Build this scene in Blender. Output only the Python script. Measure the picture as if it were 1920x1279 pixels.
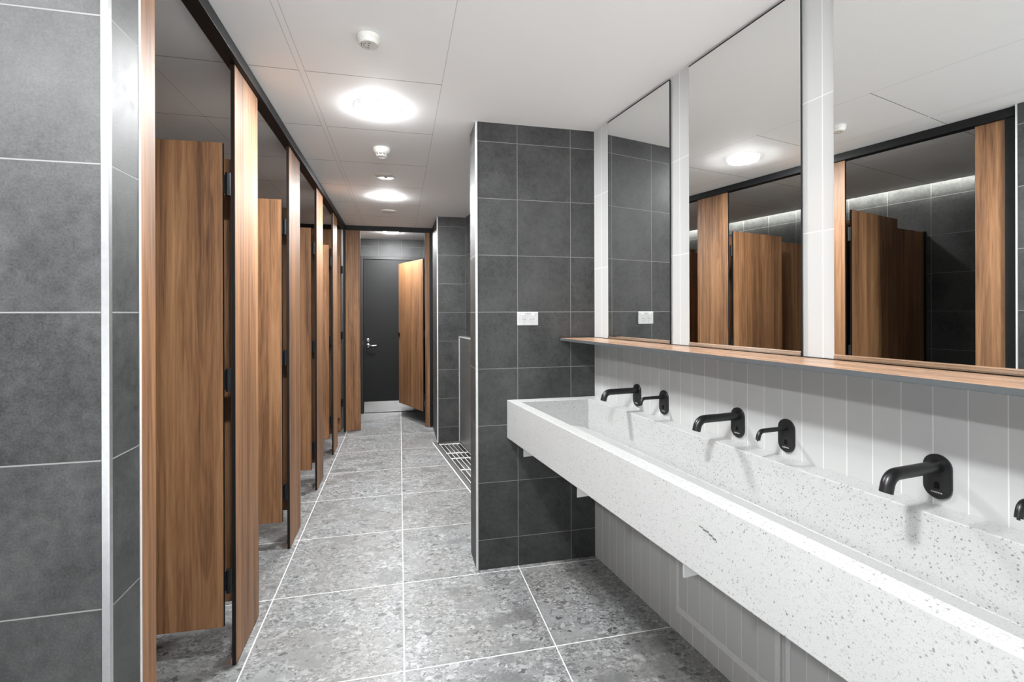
import bpy, bmesh, math
from mathutils import Vector, Matrix
D = bpy.data
for o in list(D.objects):
    D.objects.remove(o, do_unlink=True)
C = bpy.context.scene.collection
SC = bpy.context.scene
PI = math.pi

# ------------------------------------------------------------------ camera, world, exposure
F_PX, YAW, WANG, CY, ROLL, CAMH = 906.28, .228586, .125253, 586.118, -.0027417, 1.378
cam = D.objects.new('camera', D.cameras.new('camera'))
C.objects.link(cam)
cam.data.sensor_width = 36.0
cam.data.sensor_fit = 'HORIZONTAL'
cam.data.lens = F_PX / 1920 * 36
cam.data.shift_y = -(639.5 - CY) / 1920
cam.data.clip_start = .02
cam.matrix_world = (Matrix.Translation((0, 0, CAMH)) @ Matrix.Rotation(-YAW, 4, 'Z')
                    @ Matrix.Rotation(PI / 2, 4, 'X') @ Matrix.Rotation(ROLL, 4, 'Z'))
SC.camera = cam
SC.view_settings.view_transform = 'Standard'
SC.view_settings.look = 'None'
SC.view_settings.gamma = 1
SC.view_settings.use_curve_mapping = False
SC.view_settings.exposure = 0.94
FILL_BELOW_L, FILL_ABOVE_L = 2.2, .10
wd = D.worlds.new('world')
SC.world = wd
wd.use_nodes = True
# added fill light through an unseen rear opening, dim above, bright below for ceiling
_n, _l = wd.node_tree.nodes, wd.node_tree.links
_tc = _n.new('ShaderNodeTexCoord'); _sx = _n.new('ShaderNodeSeparateXYZ'); _mr = _n.new('ShaderNodeMapRange')
_l.new(_tc.outputs['Generated'], _sx.inputs[0]); _l.new(_sx.outputs['Z'], _mr.inputs[0])
for _i, _v in enumerate((-.05, .05, FILL_BELOW_L, FILL_ABOVE_L)): _mr.inputs[_i + 1].default_value = _v
_n['Background'].inputs[0].default_value = (.97, .985, 1, 1)
_l.new(_mr.outputs[0], _n['Background'].inputs[1])
LIGHT_DOME = 250.0          # radiance of the opal diffusers
LIGHT_W = 5.0             # watts of the lamp in each downlight
COVE_W = 36.0

LIGHTS = [(-1.25, .16), (-.104, .61), (-.104, 2.498), (-.104, 4.386), (-.104, 6.288)]

# ------------------------------------------------------------------ basic helpers
Wn = Vector((math.cos(WANG), math.sin(WANG), 0))
Wd = Vector((-math.sin(WANG), math.cos(WANG), 0))
def wp(c, s, z=0.0):
    p = Wn * c + Wd * s
    return Vector((p.x, p.y, z))

def link(o, parent=None):
    C.objects.link(o)
    if parent is not None:
        o.parent = parent
    return o
def obj(name, bm, mats, parent=None, smooth=False, bevel=0, bseg=2):
    bmesh.ops.recalc_face_normals(bm, faces=bm.faces)
    me = D.meshes.new(name)
    bm.to_mesh(me); bm.free()
    if not isinstance(mats, (list, tuple)):
        mats = [mats]
    for m in mats:
        me.materials.append(m)
    if smooth:
        for p in me.polygons:
            p.use_smooth = True
    o = D.objects.new(name, me)
    if bevel:
        b = o.modifiers.new('bevel', 'BEVEL')
        b.width = bevel; b.segments = bseg; b.limit_method = 'ANGLE'
        b.harden_normals = False
    return link(o, parent)
def tag(o, label=None, cat=None, group=None, kind=None):
    if label: o['label'] = label
    if cat: o['category'] = cat
    if group: o['group'] = group
    if kind: o['kind'] = kind
    return o
def thing(name, label, cat, loc=(0, 0, 0), rz=0, group=None):
    o = D.objects.new(name, None)
    o.empty_display_size = .1
    o.location = loc; o.rotation_euler = (0, 0, rz)
    C.objects.link(o)
    return tag(o, label, cat, group)
def struct(name, bm, mats, **k):
    o = obj(name, bm, mats, **k)
    o['kind'] = 'structure'
    return o
def inv(o):
    return (Matrix.Translation(o.location) @ Matrix.Rotation(o.rotation_euler[2], 4, 'Z')).inverted()

def add_box(bm, x0, x1, y0, y1, z0, z1, mi=0, M=None):
    v = []
    for z in (z0, z1):
        for x, y in ((x0, y0), (x1, y0), (x1, y1), (x0, y1)):
            p = Vector((x, y, z))
            v.append(bm.verts.new(M @ p if M else p))
    fs = [(0, 3, 2, 1), (4, 5, 6, 7), (0, 1, 5, 4), (1, 2, 6, 5), (2, 3, 7, 6), (3, 0, 4, 7)]
    out = []
    for f in fs:
        fc = bm.faces.new([v[i] for i in f]); fc.material_index = mi; out.append(fc)
    return out      # bottom, top, -y, +x, +y, -x
def box(*a, **k):
    bm = bmesh.new(); add_box(bm, *a, **k); return bm
def add_prism(bm, pts, z0, z1, mi=0, M=None):
    lo = [bm.verts.new((M @ Vector((x, y, z0))) if M else Vector((x, y, z0))) for x, y in pts]
    hi = [bm.verts.new((M @ Vector((x, y, z1))) if M else Vector((x, y, z1))) for x, y in pts]
    n = len(pts)
    fs = [bm.faces.new(lo[::-1]), bm.faces.new(hi)]
    for i in range(n):
        fs.append(bm.faces.new([lo[i], lo[(i + 1) % n], hi[(i + 1) % n], hi[i]]))
    for f in fs:
        f.material_index = mi
    return fs
def add_tube(bm, path, r, n=20, caps=True, mi=0):
    path = [Vector(p) for p in path]
    rs = r if isinstance(r, (list, tuple)) else [r] * len(path)
    rings = []; up = None
    for i, p in enumerate(path):
        d = (path[min(i + 1, len(path) - 1)] - path[max(i - 1, 0)]).normalized()
        if up is None:
            up = Vector((0, 0, 1)) if abs(d.z) < .9 else Vector((1, 0, 0))
        a = d.cross(up)
        if a.length < 1e-6:
            a = d.orthogonal()
        a.normalize(); b = d.cross(a).normalized()
        up = -b if (-b).dot(up) > 0 else b
        a = d.cross(up).normalized(); b = up
        rings.append([bm.verts.new(p + (a * math.cos(2 * PI * k / n) + b * math.sin(2 * PI * k / n)) * rs[i]) for k in range(n)])
    for i in range(len(rings) - 1):
        for k in range(n):
            f = bm.faces.new([rings[i][k], rings[i][(k + 1) % n], rings[i + 1][(k + 1) % n], rings[i + 1][k]])
            f.material_index = mi
    if caps:
        for rr in (rings[0][::-1], rings[-1]):
            f = bm.faces.new(rr); f.material_index = mi
def add_lathe(bm, prof, n=40, axis='z', M=None, mi=0):
    """prof: list of (radius, height) along local z"""
    rings = []
    for r, h in prof:
        if r < 1e-6:
            p = Vector((0, 0, h)); rings.append([bm.verts.new(M @ p if M else p)])
        else:
            ring = []
            for k in range(n):
                p = Vector((r * math.cos(2 * PI * k / n), r * math.sin(2 * PI * k / n), h))
                ring.append(bm.verts.new(M @ p if M else p))
            rings.append(ring)
    for a, b in zip(rings[:-1], rings[1:]):
        if len(a) == 1 and len(b) == 1: continue
        for k in range(n):
            if len(a) == 1: f = bm.faces.new([a[0], b[k], b[(k + 1) % n]])
            elif len(b) == 1: f = bm.faces.new([a[k], a[(k + 1) % n], b[0]])
            else: f = bm.faces.new([a[k], a[(k + 1) % n], b[(k + 1) % n], b[k]])
            f.material_index = mi
def auto_smooth(o, ang=35):
    me = o.data
    for p in me.polygons: p.use_smooth = True
    bm = bmesh.new(); bm.from_mesh(me)
    for e in bm.edges:
        if len(e.link_faces) == 2 and e.calc_face_angle() > math.radians(ang):
            e.smooth = False
    bm.to_mesh(me); bm.free()
    return o

# ------------------------------------------------------------------ material helpers
class NT:
    def __init__(self, name):
        self.m = D.materials.new(name); self.m.use_nodes = True
        self.t = self.m.node_tree; self.n = self.t.nodes
        self.b = self.n['Principled BSDF']
    def new(self, typ, **k):
        x = self.n.new(typ)
        for a, v in k.items(): setattr(x, a, v)
        return x
    def put(self, sock, v):
        if isinstance(v, bpy.types.NodeSocket): self.t.links.new(v, sock)
        elif isinstance(v, (tuple, list)) and len(v) == 3 and sock.type == 'RGBA': sock.default_value = (*v, 1)
        elif sock.type == 'RGBA' and isinstance(v, (int, float)): sock.default_value = (v, v, v, 1)
        else: sock.default_value = v
    def math(self, op, a, b=None, c=None):
        x = self.new('ShaderNodeMath', operation=op)
        self.put(x.inputs[0], a)
        if b is not None: self.put(x.inputs[1], b)
        if c is not None: self.put(x.inputs[2], c)
        return x.outputs[0]
    def mix(self, f, a, b, typ='MIX'):
        x = self.new('ShaderNodeMix', data_type='RGBA', blend_type=typ)
        self.put(x.inputs[0], f); self.put(x.inputs[6], a); self.put(x.inputs[7], b)
        return x.outputs[2]
    def coords(self):
        x = self.new('ShaderNodeTexCoord'); return x.outputs['Object']
    def xyz(self, v):
        x = self.new('ShaderNodeSeparateXYZ'); self.put(x.inputs[0], v); return x.outputs
    def comb(self, a, b, c=0.0):
        x = self.new('ShaderNodeCombineXYZ')
        for i, v in enumerate((a, b, c)): self.put(x.inputs[i], v)
        return x.outputs[0]
    def scale(self, v, s, off=None):
        x = self.new('ShaderNodeMapping'); self.put(x.inputs[0], v)
        x.inputs['Scale'].default_value = s if isinstance(s, (tuple, list)) else (s, s, s)
        if off is not None: self.put(x.inputs['Location'], off)
        return x.outputs[0]
    def noise(self, v, sc, det=4, rough=.55, dist=0.0):
        x = self.new('ShaderNodeTexNoise'); self.put(x.inputs['Vector'], v)
        x.inputs['Scale'].default_value = sc; x.inputs['Detail'].default_value = det
        x.inputs['Roughness'].default_value = rough; x.inputs['Distortion'].default_value = dist
        return x.outputs
    def vor(self, v, sc, feature='F1', rnd=1.0):
        x = self.new('ShaderNodeTexVoronoi', feature=feature); self.put(x.inputs['Vector'], v)
        x.inputs['Scale'].default_value = sc; x.inputs['Randomness'].default_value = rnd
        return x.outputs
    def ramp(self, f, stops):
        x = self.new('ShaderNodeValToRGB'); self.put(x.inputs[0], f)
        e = x.color_ramp.elements
        while len(e) < len(stops): e.new(.5)
        for i, (p, c) in enumerate(stops):
            e[i].position = p
            e[i].color = (c, c, c, 1) if isinstance(c, (int, float)) else (*c, 1)
        return x.outputs[0]
    def mr(self, v, a, b, c, d):
        x = self.new('ShaderNodeMapRange'); self.put(x.inputs[0], v)
        for i, q in enumerate((a, b, c, d)): x.inputs[i + 1].default_value = q
        return x.outputs[0]
    def line(self, u, pitch, off, w):
        """1 on a grid line of width w, 0 off it (soft edge)"""
        t = self.math('SUBTRACT', u, off)
        t = self.math('DIVIDE', t, pitch)
        t = self.math('ADD', t, .5)
        t = self.math('SUBTRACT', t, self.math('FLOOR', t))
        t = self.math('ABSOLUTE', self.math('SUBTRACT', t, .5))
        t = self.math('MULTIPLY', t, pitch)
        return self.mr(t, w * .5 - .0004, w * .5 + .0004, 1, 0)
    def cell(self, u, pitch, off):
        return self.math('FLOOR', self.math('DIVIDE', self.math('SUBTRACT', u, off), pitch))
    def bump(self, h, strength, dist=.002):
        x = self.new('ShaderNodeBump'); self.put(x.inputs['Height'], h)
        x.inputs['Strength'].default_value = strength; x.inputs['Distance'].default_value = dist
        self.t.links.new(x.outputs[0], self.b.inputs['Normal'])
    def out(self, color=None, rough=None, metal=None, spec=None):
        if color is not None: self.put(self.b.inputs['Base Color'], color)
        if rough is not None: self.put(self.b.inputs['Roughness'], rough)
        if metal is not None: self.put(self.b.inputs['Metallic'], metal)
        if spec is not None: self.put(self.b.inputs['Specular IOR Level'], spec)
        return self.m

def plain(name, col, rough=.5, metal=0.0, spec=.5, bumpy=0.0, nscale=60):
    t = NT(name)
    if isinstance(col, (int, float)): col = (col, col, col)
    n = t.noise(t.coords(), nscale, 3)[0]
    c = t.mix(t.mr(n, .3, .7, 0, 1), tuple(v * .94 for v in col), tuple(min(1, v * 1.05) for v in col))
    if bumpy: t.bump(n, bumpy, .001)
    return t.out(c, rough, metal, spec)

def tile_mat(name, axis, pu, ou, pv, ov, gw=.003, lo=.016, hi=.062, grout=.20):
    """dark stone-look porcelain squares, grid in object space"""
    t = NT(name)
    co = t.coords(); X = t.xyz(co)
    u = X[axis]; v = X[2]
    g = t.math('MAXIMUM', t.line(u, pu, ou, gw), t.line(v, pv, ov, gw))
    cu, cv = t.cell(u, pu, ou), t.cell(v, pv, ov)
    wn = t.new('ShaderNodeTexWhiteNoise', noise_dimensions='3D')
    t.put(wn.inputs['Vector'], t.comb(cu, cv, 0.0))
    off = t.new('ShaderNodeVectorMath', operation='SCALE'); t.put(off.inputs[0], wn.outputs['Color']); off.inputs[3].default_value = 7.0
    ad = t.new('ShaderNodeVectorMath', operation='ADD'); t.put(ad.inputs[0], co); t.put(ad.inputs[1], off.outputs[0])
    p = ad.outputs[0]
    n1 = t.noise(p, 5.5, 5, .62)[0]
    n2 = t.noise(p, 230, 3, .6)[0]
    n3 = t.noise(p, 42, 5, .7)[0]
    k = t.math('MULTIPLY_ADD', n1, .46, t.math('MULTIPLY_ADD', n2, .38, t.math('MULTIPLY', n3, .36)))
    k = t.math('ADD', k, t.math('MULTIPLY', t.math('SUBTRACT', wn.outputs['Value'], .5), .05))
    base = t.ramp(k, [(.46, (lo * .95, lo * 1.0, lo * .99)), (.60, ((lo + hi) / 2 * .97, (lo + hi) / 2, (lo + hi) / 2)), (.74, (hi * .98, hi * 1.01, hi * 1.0))])
    col = t.mix(g, base, (grout, grout, grout * .98))
    h = t.math('SUBTRACT', t.math('MULTIPLY_ADD', n2, .12, t.math('MULTIPLY', n3, .2)), g)
    t.bump(h, .35, .0012)
    return t.out(col, t.math('MULTIPLY_ADD', g, .4, t.mr(n3, .3, .7, .48, .58)), 0, .5)

def wood_mat(name, grain=2, dark=(.080, .035, .015), mid=(.255, .122, .053), light=(.42, .228, .108), rough=.55):
    t = NT(name)
    co = t.coords()
    oi = t.new('ShaderNodeObjectInfo')
    off = t.math('MULTIPLY', oi.outputs['Random'], 31.0)
    sh = t.new('ShaderNodeVectorMath', operation='ADD'); t.put(sh.inputs[0], co)
    t.put(sh.inputs[1], t.comb(off, t.math('MULTIPLY', off, .37), t.math('MULTIPLY', off, .71)))
    co = sh.outputs[0]
    def sc(a, b):
        s = [b, b, b]; s[grain] = a; return tuple(s)
    big = t.noise(t.scale(co, sc(.6, 10)), 1.0, 4, .55, .7)[0]
    fig = t.noise(t.scale(co, sc(1.0, 52)), 1.0, 5, .62, .5)[0]
    fine = t.noise(t.scale(co, sc(9, 420)), 1.0, 3, .6)[0]
    # cathedral rings
    r = t.math('FRACT', t.math('MULTIPLY', big, 11.0))
    r = t.math('ABSOLUTE', t.math('SUBTRACT', r, .5))
    k = t.math('MULTIPLY_ADD', big, .42, t.math('MULTIPLY_ADD', fig, .42, t.math('MULTIPLY_ADD', fine, .22, t.math('MULTIPLY', r, .10))))
    col = t.ramp(k, [(.42, dark), (.575, mid), (.75, light)])
    t.bump(fine, .12, .0006)
    return t.out(col, t.mr(fine, .3, .7, rough - .04, rough + .06), 0, .5)

# ------------------------------------------------------------------ materials
TZ0, TP = .1593, .3054        # horizontal tile joints common to all dark walls
M_tile_x = tile_mat('dark_tile_x', 0, .3054, .626, TP, TZ0)
M_tile_nib = tile_mat('dark_tile_nib', 0, .3054, -.584, TP, TZ0)
M_tile_y = tile_mat('dark_tile_y', 1, .3054, 2.195, TP, TZ0)
M_tile_end = tile_mat('dark_tile_end', 0, .3054, .0266, TP, TZ0)
M_tile_p2 = tile_mat('dark_tile_pier', 0, .3054, .385, TP, TZ0)

def white_tile(name):
    t = NT(name)
    X = t.xyz(t.coords())
    g = t.math('MAXIMUM', t.line(X[1], .0711, .616, .0028), t.line(X[2], .4065, .810, .0028))
    cu, cv = t.cell(X[1], .0711, .616), t.cell(X[2], .4065, .810)
    wn = t.new('ShaderNodeTexWhiteNoise', noise_dimensions='3D'); t.put(wn.inputs['Vector'], t.comb(cu, cv, 0.0))
    n = t.noise(t.coords(), 3.5, 2)[0]
    base = t.mix(wn.outputs['Value'], (.455, .46, .455), (.485, .49, .485))
    col = t.mix(g, base, (.62, .62, .61))
    h = t.math('SUBTRACT', t.math('MULTIPLY', n, .5), g)
    t.bump(h, .3, .0012)
    return t.out(col, t.math('MULTIPLY_ADD', g, .4, .10), 0, .5)
M_white_tile = white_tile('pale_glazed_tile')

def floor_mat():
    t = NT('breccia_floor_tile')
    co = t.coords(); X = t.xyz(co)
    g = t.math('MAXIMUM', t.line(X[0], .6105, .0145, .0050), t.line(X[1], .622, 1.904, .0050))
    cu, cv = t.cell(X[0], .6105, .0145), t.cell(X[1], .622, 1.904)
    wn = t.new('ShaderNodeTexWhiteNoise', noise_dimensions='3D'); t.put(wn.inputs['Vector'], t.comb(cu, cv, 3.0))
    off = t.new('ShaderNodeVectorMath', operation='SCALE'); t.put(off.inputs[0], wn.outputs['Color']); off.inputs[3].default_value = 9.0
    ad = t.new('ShaderNodeVectorMath', operation='ADD'); t.put(ad.inputs[0], co); t.put(ad.inputs[1], off.outputs[0])
    p0 = ad.outputs[0]
    # distort
    dn = t.noise(p0, 9, 4, .6)[1]
    dv = t.new('ShaderNodeVectorMath', operation='MULTIPLY_ADD'); t.put(dv.inputs[0], dn); dv.inputs[1].default_value = (.055, .055, .055); t.put(dv.inputs[2], p0)
    p = dv.outputs[0]
    def cells(sc, q):
        pp = t.scale(q, (1, 1.5, 1))
        a = t.vor(pp, sc)
        e = t.vor(pp, sc, 'DISTANCE_TO_EDGE')
        c = t.xyz(a['Color'])
        return c[0], c[1], e['Distance']
    dn2 = t.noise(p0, 55, 3, .6)[1]
    dv2 = t.new('ShaderNodeVectorMath', operation='MULTIPLY_ADD'); t.put(dv2.inputs[0], dn2); dv2.inputs[1].default_value = (.012, .012, .012); t.put(dv2.inputs[2], p)
    q_ = dv2.outputs[0]
    c0, q0, e0 = cells(5.5, q_); c1, q1, e1 = cells(14, q_); c2, q2, e2 = cells(36, q_); c3, q3, e3 = cells(85, q_); c4, q4, e4 = cells(190, q_)
    n = t.noise(p, 2.6, 5, .65)[0]
    fine = t.noise(p, 160, 5, .75)[0]
    k4 = t.mr(c4, 0, 1, .17, .48)
    k3 = t.mr(c3, 0, 1, .12, .62)
    k2 = t.mr(c2, 0, 1, .12, .62)
    k1 = t.mr(c1, 0, 1, .17, .40)
    k = t.mix(t.math('GREATER_THAN', q3, .55), k4, k3)
    m2 = t.math('MULTIPLY', t.math('GREATER_THAN', q2, .70), t.mr(e2, .02, .06, 0, 1))
    k = t.mix(t.math('MULTIPLY', m2, .85), k, k2)
    m1 = t.math('MULTIPLY', t.math('GREATER_THAN', q1, .80), t.mr(e1, .02, .10, 0, 1))
    k = t.mix(t.math('MULTIPLY', m1, .7), k, k1)
    m0 = t.math('MULTIPLY', t.math('GREATER_THAN', q0, .74), t.mr(e0, .01, .16, 0, 1))
    k = t.mix(t.math('MULTIPLY', m0, .70), k, t.mr(c0, 0, 1, .14, .40))
    rim = t.math('MULTIPLY', t.mr(e2, .0, .045, 1, 0), t.math('GREATER_THAN', q2, .70))
    k = t.mix(t.math('MULTIPLY', rim, .6), k, .62)
    chip = t.math('MULTIPLY', t.math('GREATER_THAN', q2, .975), t.math('GREATER_THAN', e2, .05))
    k = t.mix(chip, k, .10)
    chip = t.math('MULTIPLY', t.math('GREATER_THAN', q3, .97), t.math('GREATER_THAN', e3, .05))
    k = t.mix(chip, k, .13)
    k = t.mix(t.mr(n, .45, .62, 0, .28), k, .16)
    k = t.mix(t.mr(fine, .3, .7, .0, .26), k, .15)
    tint = t.mix(t.mr(n, .4, .6, 0, 1), (.97, 1.0, 1.01), (1.0, 1.0, .975))
    k = t.mix(1.0, k, (.68, .68, .68), 'MULTIPLY')
    base = t.mix(1.0, k, tint, 'MULTIPLY')
    col = t.mix(g, base, (.66, .66, .65))
    t.bump(t.math('SUBTRACT', t.math('MULTIPLY', fine, .06), g), .25, .001)
    return t.out(col, t.math('MULTIPLY_ADD', g, .35, t.mr(fine, .3, .7, .36, .48)), 0, .5)
M_floor = floor_mat()

def ceiling_mat():
    t = NT('ceiling_panels')
    X = t.xyz(t.coords())
    left = t.math('LESS_THAN', X[0], .190)
    inband = t.math('MULTIPLY', t.math('GREATER_THAN', X[0], -.410), t.math('LESS_THAN', X[0], -.386))
    ly = t.math('MULTIPLY', t.math('MULTIPLY', t.line(X[1], .622, 2.182, .0048), left), t.math('SUBTRACT', 1.0, inband))
    lx = t.math('MAXIMUM', t.line(X[0], 90, .187, .0028), t.line(X[0], 90, -.410, .0026))
    lx = t.math('MAXIMUM', lx, t.line(X[0], 90, -.386, .0026))
    lx = t.math('MAXIMUM', lx, t.line(X[0], 90, -.985, .0028))
    lx = t.math('MAXIMUM', lx, t.line(X[0], 90, -1.600, .0028))
    g = t.math('MAXIMUM', t.math('MULTIPLY', lx, .55), ly)
    n = t.noise(t.coords(), 2.0, 3)[0]
    base = t.mix(n, (.87, .87, .87), (.90, .90, .895))
    col = t.mix(t.math('MULTIPLY', g, .75), base, (.16, .16, .155))
    t.bump(t.math('SUBTRACT', 0.0, g), .3, .001)
    return t.out(col, .7, 0, .3)
M_ceil = ceiling_mat()

def sink_mat():
    t = NT('white_speckled_stone')
    co = t.coords()
    dn = t.noise(co, 60, 2)[1]
    dv = t.new('ShaderNodeVectorMath', operation='MULTIPLY_ADD'); t.put(dv.inputs[0], dn); dv.inputs[1].default_value = (.009, .009, .009); t.put(dv.inputs[2], co)
    p = dv.outputs[0]
    def specks(sc, thr, rad):
        a = t.vor(p, sc); c = t.xyz(a['Color'])
        return t.math('MULTIPLY', t.math('GREATER_THAN', c[0], thr), t.mr(a['Distance'], rad * .8, rad, 1, 0)), c[1]
    s1, v1 = specks(150, .84, .36)
    s2, v2 = specks(250, .62, .40)
    s3, v3 = specks(430, .50, .45)
    col = (.465, .47, .465)
    col = t.mix(t.math('MULTIPLY', s3, .42), col, (.30, .30, .295))
    col = t.mix(t.math('MULTIPLY', s2, t.mr(v2, 0, 1, .2, .75)), col, (.24, .24, .235))
    col = t.mix(t.math('MULTIPLY', s1, t.mr(v1, 0, 1, .3, 1.0)), col, (.15, .15, .15))
    n = t.noise(co, 7, 3)[0]
    col = t.mix(t.mr(n, .3, .7, 0, .08), col, (.6, .6, .6))
    return t.out(col, .30, 0, .5)
M_sink = sink_mat()

M_wood = wood_mat('walnut_laminate')
M_shelfwood_lit = wood_mat('walnut_ledge_lit', grain=1, dark=(.30, .17, .10), mid=(.44, .27, .17), light=(.60, .42, .30), rough=.28)  # walnut colour lightened to imitate glossy highlights on the ledge top
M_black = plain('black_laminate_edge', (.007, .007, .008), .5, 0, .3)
M_blackmetal = plain('satin_black_metal', (.009, .009, .010), .34, 0.0, .5)
M_frame = plain('black_door_frame', (.012, .012, .013), .5)
M_doorpaint = plain('black_door_paint', (.008, .0085, .0085), .5, 0, .3, bumpy=.08, nscale=25)
M_ledge_edge = plain('slate_grey_edge', (.065, .072, .077), .55)
M_alu = plain('satin_aluminium', (.62, .63, .64), .32, .9)
M_whitetrim = plain('white_corner_trim', (.62, .62, .62), .30, 0)
M_greytrim = plain('painted_access_trim', (.58, .585, .58), .35)
M_white = plain('white_plastic', (.56, .56, .56), .28)
M_cream = plain('detector_plastic', (.74, .74, .70), .4)
M_dim = plain('dark_slot', (.03, .03, .03), .6)
M_print = plain('white_print', (.85, .85, .85), .5)
M_greyprint = plain('grey_print', (.13, .13, .13), .5)
M_bracket = plain('white_powdercoat_steel', (.75, .75, .75), .4)
M_plaster = plain('painted_plaster', (.55, .55, .54), .7)
M_sealant = plain('pale_grout_line', (.62, .62, .60), .6)

def steel(name, base=.68, rough=.20, axis=1):
    t = NT(name)
    s = [3, 3, 3]; s[axis] = 160
    n = t.noise(t.scale(t.coords(), tuple(s)), 1, 3)[0]
    b = t.noise(t.coords(), 5, 3)[0]
    c = t.mix(b, (base * .8,) * 3, (base * 1.1, base * 1.1, base * 1.08))
    t.bump(n, .05, .0005)
    return t.out(c, t.mr(n, .3, .7, rough - .05, rough + .08), 1.0)
M_steel = steel('brushed_stainless')
M_bright = plain('polished_steel_rim', (.80, .80, .80), .45, .6)
M_tray = steel('drain_tray_steel', .30, .42, 1)
M_chrome = plain('satin_chrome', (.72, .72, .70), .16, 1.0)

def mirror_mat():
    t = NT('mirror_glass')
    n = t.noise(t.coords(), 1.5, 1)[0]
    return t.out(t.mix(n, (.86, .875, .865), (.87, .885, .875)), 0.0, 1.0)
M_mirror = mirror_mat()

def emis(name, col, s):
    t = NT(name)
    n = t.noise(t.coords(), 8, 1)[0]
    t.put(t.b.inputs['Emission Color'], t.mix(n, col, tuple(v * .995 for v in col)))
    t.b.inputs['Emission Strength'].default_value = s
    return t.out((.8, .8, .8), .5)
M_opal = emis('opal_diffuser', (.975, .99, 1.0), LIGHT_DOME)
M_led = emis('led_strip_light', (1.0, .99, .93), 10.0)

# ================================================================== SETTING
CZ = 2.40
def Wx(c, Y):       # X of the plane c at depth Y
    return (c - Y * math.sin(WANG)) / math.cos(WANG)
# floor, notched where the urinal channel sinks into it
LIP, Y1, Y2 = .985, 2.70, 5.19
bm = bmesh.new()
add_prism(bm, [(-2.3, -1.4), (2.1, -1.4), (2.1, Y1), (Wx(LIP, Y1), Y1), (Wx(LIP, Y2), Y2), (2.1, Y2), (2.1, 7.1), (-2.3, 7.1)], -.12, 0)
bmesh.ops.triangulate(bm, faces=[f for f in bm.faces if len(f.verts) > 4])
struct('floor', bm, M_floor)
# ceiling, stopping short of the cubicle back wall to leave a light cove
struct('ceiling', box(-2.045, 2.1, -1.4, 7.1, CZ, CZ + .02), M_ceil)
struct('trim_1', box(-2.3, -1.80, -1.4, 7.1, 2.56, 2.58), M_plaster)      # lid of the cove
struct('trim_2', box(-1.82, -1.80, -1.4, 7.1, CZ + .02, 2.56), M_plaster)
struct('wall_left', box(-2.22, -2.10, -1.4, 7.1, -.02, 2.56), M_tile_y)
bm = bmesh.new()
YR = -1.30
add_box(bm, -2.3, -1.75, YR - .1, YR, -.02, 2.56); add_box(bm, 1.42, 2.1, YR - .1, YR, -.02, 2.56); add_box(bm, -1.75, 1.42, YR - .1, YR, 2.34, 2.56)
struct('wall_rear', bm, M_plaster)  # wide opening added in this unseen wall to let the fill light in
# angled right wall in pale glazed tile
o = struct('wall_right', box(1.385, 1.50, -1.6, 2.46, -.02, CZ), M_white_tile)
o.rotation_euler = (0, 0, WANG)
o = struct('wall_alcove', box(1.3315, 1.50, 2.42, 5.05, -.3, CZ), tile_mat('dark_tile_alcove', 1, .3054, 5.0, TP, TZ0))
o.rotation_euler = (0, 0, WANG)
def tile_block(name, x0, x1, y0, y1, mx, my, z1=CZ):
    bm = bmesh.new()
    f = add_box(bm, x0, x1, y0, y1, -.02, z1)
    f[3].material_index = 1; f[5].material_index = 1
    return struct(name, bm, [mx, my])
def right_pier(name, x0, y0, y1, mx, my):
    """nib wall whose right end dies into the angled wall"""
    bm = bmesh.new()
    add_prism(bm, [(x0, y0), (Wx(1.36, y0) + .03, y0), (Wx(1.36, y1) + .03, y1), (x0, y1)], -.02, CZ)
    bm.normal_update()
    for f in bm.faces:
        if abs(f.normal.x) > .9: f.material_index = 1
    return struct(name, bm, [mx, my])
tile_block('wall_near_left', -2.10, -.584, 1.16, 1.285, M_tile_nib, M_tile_y)
right_pier('wall_middle', .397, 2.557, 2.762, M_tile_x, M_tile_y)
right_pier('wall_far_right', .388, 5.18, 7.0, M_tile_p2, tile_mat('dark_tile_far_side', 1, .3054, 5.18, TP, TZ0))
tile_block('wall_end', -2.10, .60, 6.93, 7.05, M_tile_end, M_tile_y)
tile_block('wall_end_left', -.78, -.66, 5.95, 6.93, M_tile_end, M_tile_y)
# corner trims (quadrant profiles on the outside corners)
def corner_trim(n, x, y, sx, mat, w=.013):
    bm = bmesh.new()
    pts = [(0, 0)]
    add_box(bm, x - w if sx > 0 else x - .001, x + .001 if sx > 0 else x + w, y - .0022, y + w * .8, 0, CZ)
    return struct('trim_%d' % n, bm, mat, bevel=.001)
corner_trim(3, -.584, 1.16, 1, M_alu, .0135)
corner_trim(4, .397, 2.557, -1, M_whitetrim, .010)
corner_trim(5, .388, 5.18, -1, M_whitetrim, .010)
struct('trim_6', box(-.5845, -.5825, 1.280, 1.286, 0, CZ), M_whitetrim)

# black entrance door on the end wall
bm = bmesh.new()
DX0, DX1, DZ1 = -.480, .36, 2.112
d1 = struct('door_1', box(DX0, DX1, 6.906, 6.93, .008, DZ1), M_doorpaint, bevel=.002)
bm = bmesh.new()
add_box(bm, DX0 - .036, DX0 - .004, 6.895, 6.93, 0, DZ1 + .044)
add_box(bm, DX1 + .002, .388, 6.895, 6.93, 0, DZ1 + .044)
add_box(bm, DX0 - .004, DX1 + .002, 6.895, 6.93, DZ1 + .004, DZ1 + .044)
obj('door_frame', bm, M_frame, d1, bevel=.002)
obj('kick_plate', box(DX0 + .004, DX1 - .004, 6.9035, 6.906, .010, .160), M_steel, d1)['label'] = 'brushed steel kick plate'
RY = Matrix.Rotation(PI / 2, 4, 'X')
def lock_at(x, z): return Matrix.Translation((x, 6.906, z)) @ RY
bm = bmesh.new()
add_lathe(bm, [(0, .012), (.021, .012), (.027, .008), (.028, 0)], 28, M=lock_at(-.424, 1.004))
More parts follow.
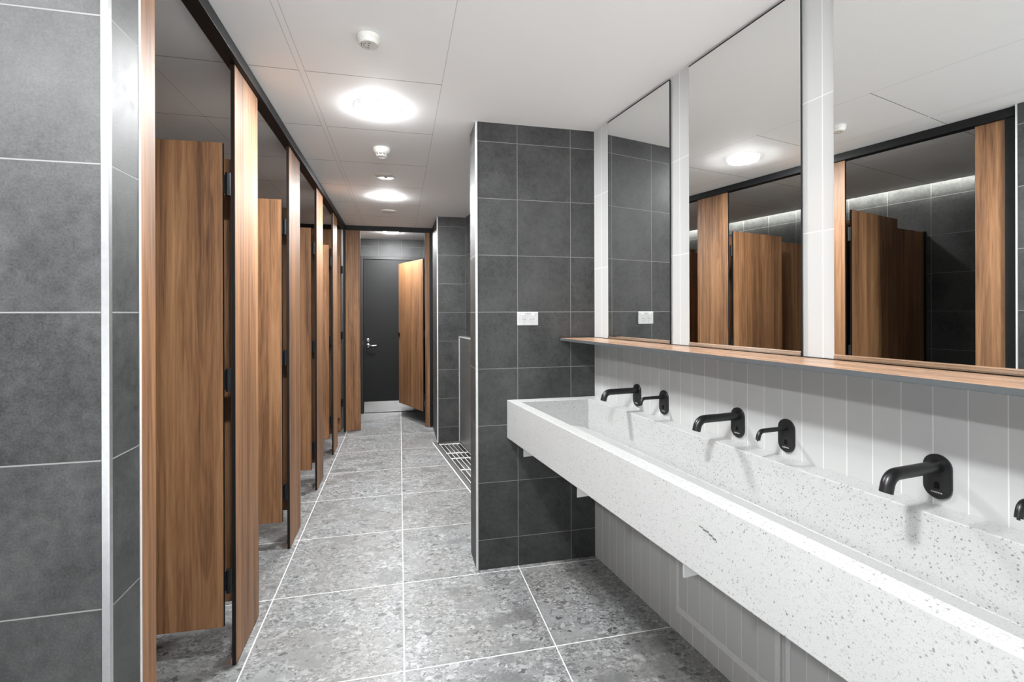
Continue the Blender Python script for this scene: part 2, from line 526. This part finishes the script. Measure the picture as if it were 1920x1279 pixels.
add_lathe(bm, [(0, .018), (.010, .018), (.011, .012)], 20, M=lock_at(-.424, 1.004))
auto_smooth(obj('deadlock', bm, M_chrome, d1))['label'] = 'round chrome deadlock'
bm = bmesh.new()
add_lathe(bm, [(0, .012), (.022, .012), (.028, .008), (.029, 0)], 28, M=lock_at(-.424, .932))
add_tube(bm, [(-.424, 6.896, .932), (-.424, 6.870, .932), (-.420, 6.862, .932), (-.410, 6.858, .931), (-.36, 6.857, .929), (-.325, 6.858, .931), (-.308, 6.860, .935)], [.010, .009, .009, .009, .0085, .0075, .005], 14)
auto_smooth(obj('lever_handle', bm, M_chrome, d1))['label'] = 'chrome lever handle'
obj('strike_plate', box(DX0 - .010, DX0 - .002, 6.892, 6.8955, .952, .985), M_chrome, d1)

# ================================================================== CUBICLES
XF = -.625; TH = .016
NEAR = [2.086 + .955 * k for k in range(4)]
def panel(bm, x0, x1, y0, y1, z0, z1, thin, M=None):
    """laminate board: wood on its two faces, black core on its edges"""
    f = add_box(bm, x0, x1, y0, y1, z0, z1, 1, M)
    for i in ((3, 5) if thin == 'x' else (2, 4)):
        f[i].material_index = 0
    return f
WB = [M_wood, M_black]
RAILZ = 2.352
def foot(parent, x, y):
    bm = bmesh.new()
    add_box(bm, x - .030, x, y, y + .045, 0, .004)
    add_box(bm, x - .004, x, y, y + .045, 0, .028)
    obj('foot_bracket', bm, M_alu, parent, bevel=.001)
def pilaster(y0, y1, label, foot_=True):
    t = thing('pilaster_panel', label, 'panel', (XF, (y0 + y1) / 2, 0), 0, 'walnut pilaster panels along the cubicle row')
    w = (y1 - y0) / 2
    bm = bmesh.new(); panel(bm, -TH, 0, -w, w, .006, RAILZ - .0005, 'x')
    obj('board', bm, WB, t, bevel=.0012, bseg=1)
    if foot_:
        foot(t, -TH - .0005, -w + .004); foot(t, -TH - .0005, w - .05)
    return t
pilaster(1.333, 1.4515, 'narrow walnut pilaster panel beside the aluminium-edged grey tile wall')
names = ['walnut pilaster panel just behind the nearest open cubicle door',
         'walnut pilaster panel between the second and third cubicle doors',
         'walnut pilaster panel between the third and fourth cubicle doors',
         'walnut pilaster panel furthest down the row, before the corner post']
names = ['wide walnut pilaster panel nearest the camera, with a black front edge down to the floor',
         'walnut pilaster panel second along the row of black-edged wide ones',
         'walnut pilaster panel third along the row of black-edged wide ones',
         'walnut pilaster panel furthest down the row of black-edged wide ones']
for k, y in enumerate(NEAR):
    pilaster(y, y + .311, names[k])
# posts
o = obj('corner_post', box(-.660, -.611, 1.2865, 1.3325, .0, RAILZ - .001), M_black, bevel=.001)
tag(o, 'black upright post against the tiled side of the aluminium-edged wall', 'post')
o = obj('corner_post', box(-.634, -.6135, 5.885, 5.942, .0, RAILZ - .001), M_black, bevel=.001)
tag(o, 'black upright post at the far inner corner of the cubicle row', 'post')
o = obj('corner_post', box(.3565, .3855, 5.915, 5.955, .0, CZ - .055), M_black, bevel=.001)
tag(o, 'black upright post against the far grey tiled pier', 'post')
# head rails
o = obj('head_rail', box(-.660, -.605, 1.2865, 5.9395, RAILZ, CZ - .0005), M_black, bevel=.0015)
tag(o, 'long black head rail running above the row of cubicles', 'rail')
o = obj('head_rail', box(-.604, .3865, 5.915, 5.955, CZ - .054, CZ - .0005), M_black, bevel=.0015)
tag(o, 'short black head rail across the opening at the end of the corridor', 'rail')
# end screen and its jambs
t = thing('screen_panel', 'tall walnut screen panel closing off the last cubicle', 'panel', (-1.38, 5.929, 0))
bm = bmesh.new(); panel(bm, -.71, .719, -.008, .008, .006, RAILZ - .001, 'y'); obj('board', bm, WB, t, bevel=.001, bseg=1)
obj('top_channel', box(-.71, .719, -.014, .014, RAILZ, CZ - .001), M_black, t)
t = thing('jamb_panel', 'walnut jamb panel left of the black door opening', 'panel', (-.529, 5.93, 0))
bm = bmesh.new(); panel(bm, -.0835, .083, -.008, .008, .004, CZ - .055, 'y'); obj('board', bm, WB, t, bevel=.001, bseg=1)
t = thing('jamb_panel', 'slim walnut jamb panel right of the half-open end door', 'panel', (.3285, 5.93, 0))
bm = bmesh.new(); panel(bm, -.0285, .0275, -.008, .008, .004, CZ - .055, 'y'); obj('board', bm, WB, t, bevel=.001, bseg=1)

# cubicle dividers, wall to pilaster
for k, y in enumerate(NEAR):
    t = thing('divider_panel', ['walnut divider panel behind the nearest open cubicle door',
                                'walnut divider panel behind the second open cubicle door',
                                'walnut divider panel behind the third open cubicle door',
                                'walnut divider panel behind the fourth open cubicle door'][k], 'panel', (-1.37, y + .154, 0), 0, 'divider panels between the cubicles')
    bm = bmesh.new(); panel(bm, -.715, .728, -.0065, .0065, .175, 2.022, 'y')
    obj('board', bm, WB, t, bevel=.001, bseg=1)
    bm = bmesh.new()
    add_box(bm, -.7295, -.700, -.011, -.0068, .16, 2.03); add_box(bm, -.7295, -.700, .0068, .011, .16, 2.03); add_box(bm, -.7295, -.7155, -.011, .011, .16, 2.03)
    obj('wall_channel', bm, M_black, t)

# doors: hinged beside the near edge of each pilaster, swung into the cubicle
def cub_door(loc, ang, width, label, z0=.170, z1=2.035, hz=(.343, 1.120, 1.877), group=None, latch=False, name='cubicle_door'):
    t = thing(name, label, 'door', (loc[0], loc[1], 0), ang, group)
    g = .016
    bm = bmesh.new(); panel(bm, g, width, -.0065, .0065, z0, z1, 'y')
    leaf = obj('leaf', bm, WB, t, bevel=.0012, bseg=1)
    for z in hz:
        bm = bmesh.new()
        add_tube(bm, [(0, 0, z - .044), (0, 0, z + .044)], .010, 18)
        add_box(bm, .004, .0155, -.003, .003, z - .036, z + .036)
        auto_smooth(obj('hinge', bm, M_black, leaf))
    if latch:
        bm = bmesh.new()
        add_box(bm, width - .045, width + .004, -.016, -.0067, 1.065, 1.115)
        add_box(bm, width - .045, width + .004, .0067, .016, 1.065, 1.115)
        obj('latch', bm, M_blackmetal, leaf, bevel=.002)
    return t
dl = ['nearest open walnut cubicle door, in dark brown shade left of the wide pilaster',
      'second open walnut cubicle door along the row, brightly lit orange brown',
      'third open walnut cubicle door along the row',
      'fourth open walnut cubicle door along the row',
      'fifth and furthest open walnut cubicle door, by the corner post']
angs = [PI - math.radians(a) for a in (2.0, 1.2, 1.5, 1.0, 1.5)]
for k, y in enumerate(NEAR + [5.888]):
    cub_door((-.645, y - .017), angs[k], .655, dl[k], group='open doors along the cubicle row')
a = math.atan2(6.67 - 5.965, -.01 - .285)
t = cub_door((.290, 5.962), a, .765, 'half-open walnut door standing in front of the black end door', z0=.175, z1=2.035, latch=True)

# ================================================================== BASIN WALL
def wthing(name, label, cat, c, s, z=0.0, group=None):
    p = wp(c, s, z)
    return thing(name, label, cat, (p.x, p.y, z), WANG, group)
# --- trough sink (local coordinates = wall frame, origin at wall frame origin)
sink = thing('trough_sink', 'long white speckled stone trough basin along the right wall', 'sink', (0, 0, 0), WANG)
ZT, ZB = .905, .700
CF, CI, CB, CW = .880, .933, 1.308, 1.3845
def s_left(c, Y=2.5565):    # s where the pier face cuts
    return (Y - c * math.sin(WANG)) / math.cos(WANG)
SE = -.45
bm = bmesh.new()
def V(c, s, z): return bm.verts.new((c, s, z))
L = .075   # rim at the pier end
so = lambda c: s_left(c)
si = lambda c: s_left(c) - L
zf, zb, zs = .822, .7475, .738
A = dict(
    tfo=V(CF, so(CF), ZT), tbo=V(CW, so(CW), ZT), tfi=V(CI, si(CI), ZT), tbi=V(CB, si(CB), ZT),
    nfo=V(CF, SE, ZT), nbo=V(CW, SE, ZT), nfi=V(CI, SE + .06, ZT), nbi=V(CB, SE + .06, ZT),
    bfo=V(CF, so(CF), ZB), bbo=V(CW, so(CW), ZB), cfo=V(CF, SE, ZB), cbo=V(CW, SE, ZB))
CG = 1.290
A.update(fl=V(CI, si(CI), zf), gl=V(CG, si(CG), zb), hl=V(CG, si(CG), zs), il=V(CB, si(CB), zs),
         fn=V(CI, SE + .06, zf), gn=V(CG, SE + .06, zb), hn=V(CG, SE + .06, zs), in_=V(CB, SE + .06, zs))
def fc(*k): bm.faces.new([A[i] for i in k])
fc('tfo', 'tfi', 'tbi', 'tbo'); fc('tbo', 'tbi', 'nbi', 'nbo'); fc('nbo', 'nbi', 'nfi', 'nfo'); fc('nfo', 'nfi', 'tfi', 'tfo')
fc('tfo', 'nfo', 'cfo', 'bfo'); fc('tbo', 'bbo', 'cbo', 'nbo'); fc('tfo', 'bfo', 'bbo', 'tbo'); fc('nfo', 'nbo', 'cbo', 'cfo'); fc('bfo', 'cfo', 'cbo', 'bbo')
fc('tfi', 'fl', 'fn', 'nfi'); fc('fl', 'gl', 'gn', 'fn'); fc('gl', 'hl', 'hn', 'gn'); fc('hl', 'il', 'in_', 'hn'); fc('il', 'tbi', 'nbi', 'in_')
fc('tfi', 'tbi', 'il', 'hl', 'gl', 'fl'); fc('nfi', 'fn', 'gn', 'hn', 'in_', 'nbi')
obj('trough', bm, M_sink, sink, bevel=.0028, bseg=3)
# hairline mark on the front face
bm = bmesh.new()
pts = [(.9995, .8295), (.985, .8275), (.965, .8235), (.952, .8195), (.9405, .8155), (.938, .812)]
for (s0, z0), (s1, z1) in zip(pts[:-1], pts[1:]):
    add_box(bm, CF - .0003, CF + .0005, min(s0, s1), max(s0, s1), min(z0, z1) - .0004, max(z0, z1) + .0004)
o = obj('hairline_mark', bm, M_greyprint, sink); o['label'] = 'thin dark hairline mark on the front face'
# support brackets under the sink
for k, s in enumerate((2.372, 1.774, 1.131)):
    lab = ['white steel bracket under the basin, nearest the dark tiled pier',
           'white steel bracket under the middle of the visible basin',
           'white steel bracket under the basin, beside the access panel frame'][k]
    t = wthing('support_bracket', lab, 'bracket', 1.372, s, .63, 'white brackets under the trough basin')
    bm = bmesh.new()
    # vertical flange, front end rounded off at the top
    pr = [(-.452, .069), (-.452, .060), (-.440, .050), (-.433, .040), (-.433, -.014), (-.0005, -.014), (-.0005, .069)]
    lo = [bm.verts.new((c, -.003, z)) for c, z in pr]; hi = [bm.verts.new((c, .003, z)) for c, z in pr]
    bm.faces.new(lo); bm.faces.new(hi[::-1])
    for i in range(len(pr)):
        j = (i + 1) % len(pr); bm.faces.new([lo[j], lo[i], hi[i], hi[j]])
    add_box(bm, -.433, -.0005, .003, .050, .062, .0695)
    ang_ = obj('angle', bm, M_bracket, t, bevel=.0012)
    bm = bmesh.new()
    add_tube(bm, [(-.36, -.0062, .052), (-.36, -.0028, .052)], .004, 12)
    obj('bolt', bm, M_dim, ang_)

# --- ledge shelf
t = thing('ledge_shelf', 'long narrow walnut-topped ledge shelf with a slate grey edge under the mirrors', 'shelf', (0, 0, 0), WANG)
bm = bmesh.new()
SC0, SZ0, SZ1 = 1.180, 1.2215, 1.2365
add_prism(bm, [(SC0, s_left(SC0)), (1.3845, s_left(1.3845)), (1.3845, -.6), (SC0, -.6)], SZ0, SZ1)
for f in bm.faces:
    f.material_index = 0 if min(v.co.z for v in f.verts) > SZ1 - 1e-5 else 1
obj('board', bm, [M_shelfwood_lit, M_ledge_edge], t, bevel=.0008, bseg=1)
bm = bmesh.new()  # black strip stands in for the shadow gap between shelf and wall
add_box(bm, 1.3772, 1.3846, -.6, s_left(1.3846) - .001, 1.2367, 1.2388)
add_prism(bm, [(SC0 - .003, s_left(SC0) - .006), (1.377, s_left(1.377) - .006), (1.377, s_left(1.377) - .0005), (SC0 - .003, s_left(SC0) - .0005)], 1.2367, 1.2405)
obj('shadow_gap_strip', bm, M_black, t)['label'] = 'thin black strip drawn as the dark gap along wall and pier'
# --- mirrors
def mirror(s0, s1, dw, label):
    sc = (s0 + s1) / 2; w = (s1 - s0) / 2
    p = wp(1.384, sc)
    t = thing('wall_mirror', label, 'mirror', (p.x, p.y, 1.245), WANG + dw, 'frameless mirrors above the ledge')
    z1 = 2.388 - 1.245
    bm = bmesh.new()
    f = add_box(bm, -.0075, -.0035 - abs(dw) * w, -w, w, .0, z1, 1)
    f[5].material_index = 0
    obj('glass', bm, [M_mirror, M_black], t)
    bm = bmesh.new()
    add_box(bm, -.0105, -.0076, -w, w, -.0055, .005)
    add_box(bm, -.0105, -.0040, -w, w, -.0055, -.0015)
    obj('bottom_channel', bm, M_chrome, t)['label'] = 'chrome bottom channel'
    bm = bmesh.new()  # black strips along the near side and top of the glass
    add_box(bm, -.0085, -.0036 - abs(dw) * w, -w - .0022, -w - .0002, -.006, z1 + .002)
    add_box(bm, -.0085, -.0036 - abs(dw) * w, -w - .0022, w, z1 + .0003, z1 + .004)
    obj('edge_strip', bm, M_black, t)['label'] = 'thin black edge strip'
    return t
mirror(1.738, 2.243, 0.0, 'tall mirror nearest the dark tiled pier, narrowest in view')
mirror(1.107, 1.617, -.005, 'tall mirror in the middle, with the round ceiling light reflected')
mirror(.490, 1.000, .008, 'tall mirror at the right edge, reflecting the near cubicle')

# --- taps and soap spouts
def plate_mesh(bm, w=.030, h=.054, th=.007):
    n = 14; pts = []
    for k in range(n + 1):
        a = -PI / 2 * 0 + PI * k / n
        pts.append((w * math.cos(a), (h - w) + w * math.sin(a)))
    for k in range(n + 1):
        a = PI + PI * k / n
        pts.append((w * math.cos(a), -(h - w) + w * math.sin(a)))
    lo = [bm.verts.new((-.0004, y, z)) for y, z in pts]
    m1 = [bm.verts.new((-th + .0015, y, z)) for y, z in pts]
    hi = [bm.verts.new((-th, y * .965, z * .982)) for y, z in pts]
    N = len(pts)
    bm.faces.new(lo); bm.faces.new(hi[::-1])
    for a, b in ((lo, m1), (m1, hi)):
        for i in range(N):
            j = (i + 1) % N; bm.faces.new([a[i], a[j], b[j], b[i]])
def text_mesh(body, size):
    cu = D.curves.new('txt', 'FONT'); cu.body = body; cu.size = size; cu.extrude = .0001
    cu.align_x = 'CENTER'; cu.align_y = 'CENTER'; cu.space_character = 1.15
    o = D.objects.new('txt', cu); C.objects.link(o)
    bpy.context.view_layer.update()
    dg = bpy.context.evaluated_depsgraph_get()
    me = D.meshes.new_from_object(o.evaluated_get(dg))
    D.objects.remove(o, do_unlink=True)
    return me
TXT = text_mesh('CAROMA', .0052)
TXT.transform(Matrix(((0, 0, -1, 0), (-1, 0, 0, 0), (0, 1, 0, 0), (0, 0, 0, 1))))   # faces -c, reads along -s
TXT.materials.clear(); TXT.materials.append(M_print)
def tap(s, big, label, group):
    t = wthing('sensor_tap' if big else 'soap_spout', label, 'tap' if big else 'soap dispenser', 1.3846, s, .9755, group)
    bm = bmesh.new(); plate_mesh(bm)
    wpl = auto_smooth(obj('wall_plate', bm, M_blackmetal, t))
    zc = .024
    if big:
        r, Lx, R, drop = .0142, -.192, .034, .040
    else:
        r, Lx, R, drop = .0072, -.127, .020, .028
    path = [(-.004, 0, zc)]
    for k in range(1, 5): path.append((-.004 + (Lx + R + .006 + .004) * k / 4, 0, zc))
    xc, zcen = Lx + R + .004, zc - R
    for k in range(1, 11):
        a = math.radians(78) * k / 10
        path.append((xc - R * math.sin(a), 0, zcen + R * math.cos(a)))
    d = Vector(path[-1]) - Vector(path[-2]); d.normalize()
    e = Vector(path[-1]) + d * (drop - R * (1 - math.cos(math.radians(78)))) 
    path.append(tuple(e))
    bm = bmesh.new(); add_tube(bm, path, r, 28)
    # collar at the plate
    add_tube(bm, [(-.0072, 0, zc), (-.0105, 0, zc)], r * 1.12, 28)
    spo = auto_smooth(obj('spout', bm, M_blackmetal, t), 50)
    bm = bmesh.new()
    if big: add_tube(bm, [tuple(e - d * .002), tuple(e + d * .0006)], r * .72, 20)
    else: add_tube(bm, [tuple(e - d * .002), tuple(e + d * .004)], r * .38, 14)
    obj('nozzle', bm, M_dim, spo)
    bm = bmesh.new()
    pts = [(.0055, -.009), (.0055, .003), (.0035, .007), (-.0035, .007), (-.0055, .003), (-.0055, -.009)]
    M = Matrix(((0, 0, -1, -.0070), (1, 0, 0, 0), (0, 1, 0, -.020), (0, 0, 0, 1)))
    add_prism(bm, pts, 0, .0006, 0, M)
    obj('sensor_window', bm, plain_gloss, wpl)
    tx = D.objects.new('lettering', TXT); link(tx, wpl); tx.location = (-.0072, 0, -.0385)
    return t
plain_gloss = plain('sensor_glass', (.003, .003, .003), .06)
G1, G2 = 'black sensor taps over the trough', 'slim black soap spouts over the trough'
tap(1.991, True, 'matte black wall tap furthest from the camera, by the dark tiled pier', G1)
tap(1.788, False, 'slim black soap spout furthest from the camera, just right of the far tap', G2)
tap(1.368, True, 'matte black wall tap in the middle of the basin', G1)
tap(1.166, False, 'slim black soap spout in the middle, right of the middle tap', G2)
tap(.747, True, 'large matte black wall tap nearest the camera, fully in view', G1)
tap(.545, False, 'slim black soap spout cut off by the right edge of the photo', G2)

# --- access panels under the sink
def access(s0, s1, label):
    t = wthing('access_panel', label, 'panel', 1.3848, (s0 + s1) / 2, .098, 'tiled access panels under the basin')
    w = (s1 - s0) / 2; H = .60
    o = obj('tiled_face', box(-.0085, -.0004, -w + .018, w - .018, .029, H - .001), white_tile('access_tile'), t)
    bm = bmesh.new()
    add_box(bm, -.011, -.0003, -w, w, .0, .028)
    add_box(bm, -.011, -.0003, -w, -w + .0175, .0285, H)
    add_box(bm, -.011, -.0003, w - .0175, w, .0285, H)
    obj('metal_frame', bm, M_greytrim, t, bevel=.0008, bseg=1)
    return t
access(1.187, 1.700, 'flush tiled access panel with metal edging under the basin, the far one')
access(.640, 1.166, 'flush tiled access panel with metal edging under the basin, mostly hidden near one')

# --- power outlet
t = thing('power_outlet', 'white double power outlet on the dark tiled pier', 'outlet', (.6815, 2.5568, 1.3445))
bm = bmesh.new(); add_box(bm, -.0590, .0590, -.011, -.0003, -.037, .037)
obj('cover_plate', bm, M_white, t, bevel=.004, bseg=3)
for sx in (-1, 1):
    bm = bmesh.new(); add_box(bm, sx * .027 - .008, sx * .027 + .008, -.0145, -.011, .017, .026)
    obj('rocker_switch', bm, plain('bright_white_switch', (.72, .72, .72), .2), t, bevel=.0012)
    bm = bmesh.new()
    for dx, dz, an in ((-.0065, -.004, .5), (.0065, -.004, -.5), (0, -.0185, 0)):
        M = Matrix.Translation((sx * .0225 + dx, -.0113, dz)) @ Matrix.Rotation(-an, 4, 'Y')
        add_box(bm, -.0010, .0010, -.0004, .0004, -.0042, .0042, 0, M)
    obj('socket_slots', bm, M_greyprint, t)
bm = bmesh.new()
for k in range(7):
    add_box(bm, -.014 + k * .0042, -.0112 + k * .0042, -.01135, -.011, .0275, .0303)
obj('maker_mark', bm, M_greyprint, t)

# ================================================================== CEILING FITTINGS
dn = ['round opal ceiling downlight in front of the aluminium-edged tiled wall', 'round opal ceiling downlight almost above the camera',
      'brightest round opal ceiling downlight, nearest one in the photo', 'round opal ceiling downlight over the middle of the corridor',
      'round opal ceiling downlight beyond the end head rail']
for (lx, y), lab in zip(LIGHTS, dn):
    t = thing('ceiling_downlight', lab, 'ceiling light', (lx, y, CZ), 0, 'round ceiling downlights down the corridor')
    bm = bmesh.new()
    add_lathe(bm, [(.0985, -.001), (.1045, -.001), (.1060, -.002), (.1040, -.0055), (.0985, -.006), (.0985, -.001)], 56)
    auto_smooth(obj('trim_ring', bm, M_white, t))
    bm = bmesh.new()
    add_lathe(bm, [(.098, -.002), (.097, -.0065), (.090, -.011), (.075, -.0145), (.04, -.017), (0, -.0175)], 56)
    auto_smooth(obj('diffuser', bm, M_opal, t), 80)
    ld = D.lights.new('lamp', 'AREA'); ld.shape = 'DISK'; ld.size = .18; ld.energy = LIGHT_W
    ld.color = (.97, .985, 1)
    lo = D.objects.new('lamp', ld); link(lo, t); lo.location = (0, 0, -.0195)
# detectors
t = thing('heat_detector', 'small round white detector nearest the camera on the ceiling', 'detector', (-.1085, 1.860, CZ))
bm = bmesh.new()
add_lathe(bm, [(0, -.001), (.042, -.001), (.042, -.016), (.038, -.022), (.036, -.030), (.033, -.033), (0, -.033)], 44)
auto_smooth(obj('housing', bm, M_cream, t), 30)
bm = bmesh.new()
add_tube(bm, [(0, 0, -.0331), (0, 0, -.0345)], .0022, 12); 
for a in (100, 280):
    a = math.radians(a); x, y = .017 * math.cos(a), .017 * math.sin(a)
    add_box(bm, x - .004, x + .004, y - .0015, y + .0015, -.0336, -.0331)
def arc(r, a0, a1, w=.0016):
    n = 14
    for k in range(n):
        b0 = math.radians(a0 + (a1 - a0) * k / n); b1 = math.radians(a0 + (a1 - a0) * (k + 1) / n)
        v = [bm.verts.new((rr * math.cos(b), rr * math.sin(b), -.0335)) for rr, b in ((r, b0), (r + w, b0), (r + w, b1), (r, b1))]
        bm.faces.new(v)
arc(.017, 120, 245); arc(.0255, 140, 215)
obj('grille_marks', bm, M_dim, t)
t = thing('smoke_detector', 'domed white smoke detector between the two ceiling lights', 'detector', (-.106, 3.105, CZ))
bm = bmesh.new()
add_lathe(bm, [(0, -.001), (.052, -.001), (.053, -.008), (.051, -.022), (.044, -.032), (.034, -.037)], 44)
add_lathe(bm, [(.033, -.046), (.030, -.052), (.02, -.055), (0, -.056)], 44)
add_lathe(bm, [(.034, -.037), (.030, -.0375)], 44); add_lathe(bm, [(.030, -.046), (.033, -.046)], 44)
auto_smooth(obj('housing', bm, M_cream, t), 40)
bm = bmesh.new(); add_lathe(bm, [(.0285, -.036), (.0285, -.047)], 36); obj('vent_band', bm, M_dim, t)
bm = bmesh.new()
for k in range(8):
    M = Matrix.Rotation(2 * PI * k / 8 + .2, 4, 'Z'); add_box(bm, .027, .034, -.002, .002, -.047, -.036, 0, M)
add_lathe(bm, [(.0335, -.0413), (.0335, -.0423), (.029, -.0423), (.029, -.0413)], 36)
obj('vent_ribs', bm, M_cream, t)
t = thing('ceiling_sensor', 'flat round white sensor plate just before the middle ceiling light', 'sensor', (-.098, 3.727, CZ))
bm = bmesh.new(); add_lathe(bm, [(0, -.0005), (.075, -.0005), (.076, -.004), (.072, -.007), (0, -.008)], 44); auto_smooth(obj('plate', bm, M_cream, t), 40)
bm = bmesh.new(); add_lathe(bm, [(.010, -.008), (.009, -.014), (0, -.017)], 20); auto_smooth(obj('sensor_eye', bm, M_dim, t))
t = thing('ceiling_cover_plate', 'blank flat round white plate just beyond the middle ceiling light', 'cover plate', (-.102, 5.009, CZ))
bm = bmesh.new(); add_lathe(bm, [(0, -.0005), (.078, -.0005), (.079, -.004), (.074, -.007), (0, -.008)], 44); auto_smooth(obj('plate', bm, M_cream, t), 40)
t = thing('fire_sprinkler', 'small ceiling sprinkler above the third cubicle, behind the pilasters', 'sprinkler', (-.70, 3.745, CZ))
bm = bmesh.new(); add_lathe(bm, [(0, -.0005), (.030, -.0005), (.030, -.004), (.010, -.008), (0, -.008)], 30); auto_smooth(obj('rose', bm, M_white, t), 40)
bm = bmesh.new(); add_tube(bm, [(0, 0, -.006), (0, 0, -.030)], .0035, 10); add_tube(bm, [(0, 0, -.030), (0, 0, -.032)], .011, 16); obj('head', bm, M_chrome, t)
# cove light
o = obj('led_strip', box(-1.99, -1.975, 1.30, 5.90, CZ + .0205, CZ + .030), M_led)
tag(o, 'hidden strip light washing the top of the cubicle back wall', 'strip light')
ld = D.lights.new('cove_lamp', 'AREA'); ld.shape = 'RECTANGLE'; ld.size = 4.55; ld.size_y = .05; ld.energy = COVE_W; ld.color = (1, .99, .93)
lo = D.objects.new('cove_lamp', ld); link(lo, o)
lo.location = (-2.02, 3.60, CZ + .10)
lo.rotation_euler = (0, math.radians(38), PI / 2)
lo.rotation_euler = (Matrix.Rotation(math.radians(30), 4, 'Y') @ Matrix.Rotation(PI / 2, 4, 'Z')).to_euler()

# ================================================================== URINAL CHANNEL
u = thing('urinal_trough', 'stainless steel floor urinal with a tall splash panel behind the dark tiled pier', 'urinal', (0, 0, 0), WANG)
SA = 2.45; SB = 5.08
def sY(c, Y): return (Y - c * math.sin(WANG)) / math.cos(WANG)
bm = bmesh.new()
add_prism(bm, [(1.262, sY(1.262, 2.764)), (1.3305, sY(1.3305, 2.764)), (1.3305, sY(1.3305, 5.178)), (1.262, sY(1.262, 5.178))], .0, 1.128)
sp_ = obj('splash_panel', bm, steel('splash_steel', .62, .38, 2), u, bevel=.004)
bm = bmesh.new()
add_box(bm, 1.2575, 1.2615, sY(1.262, 2.77), sY(1.262, 5.172), 1.112, 1.128)
add_box(bm, 1.2575, 1.2615, sY(1.262, 5.172) - .014, sY(1.262, 5.172), .002, 1.1119)
add_box(bm, 1.2575, 1.2615, sY(1.262, 2.77), sY(1.262, 2.77) + .014, .002, 1.1119)
obj('polished_rim', bm, M_bright, sp_)['label'] = 'bright polished rim'
# sunken tray
bm = bmesh.new()
def row(c, z): return (bm.verts.new((c, sY(c, 2.764), z)), bm.verts.new((c, sY(c, 5.178), z)))
prof = [(LIP + .004, .0005), (LIP + .042, .0005), (LIP + .046, -.004), (LIP + .050, -.075), (LIP + .16, -.098), (1.262, -.080), (1.264, .0)]
rows = [row(c, z) for c, z in prof]
for a, b in zip(rows[:-1], rows[1:]): bm.faces.new([a[0], b[0], b[1], a[1]])
bm.faces.new([r[0] for r in rows]); bm.faces.new([r[1] for r in rows[::-1]])
obj('tray', bm, M_tray, u)
bm = bmesh.new()
g0, g1 = LIP + .058, 1.250
for k in range(6):
    c = g0 + (g1 - g0) * k / 5
    add_tube(bm, [(c, sY(c, 2.79), -.004), (c, sY(c, 5.13), -.004)], .0036, 8)
s = 2.80
for Y in (5.12, 4.78, 4.60, 4.25, 3.85, 3.45, 3.05):
    add_tube(bm, [(g0 - .006, sY(g0, Y), -.009), (g1 + .006, sY(g1, Y), -.010)], .0060, 8)
obj('grate', bm, M_bright, u)['label'] = 'bright wire foot grate'
bm = bmesh.new()
add_prism(bm, [(LIP - .006, sY(LIP, 2.764)), (LIP + .004, sY(LIP, 2.764)), (LIP + .004, sY(LIP, 5.186)), (LIP - .006, sY(LIP, 5.186))], -.01, .001)
o = struct('trim_7', bm, M_sealant); o.rotation_euler = (0, 0, WANG)
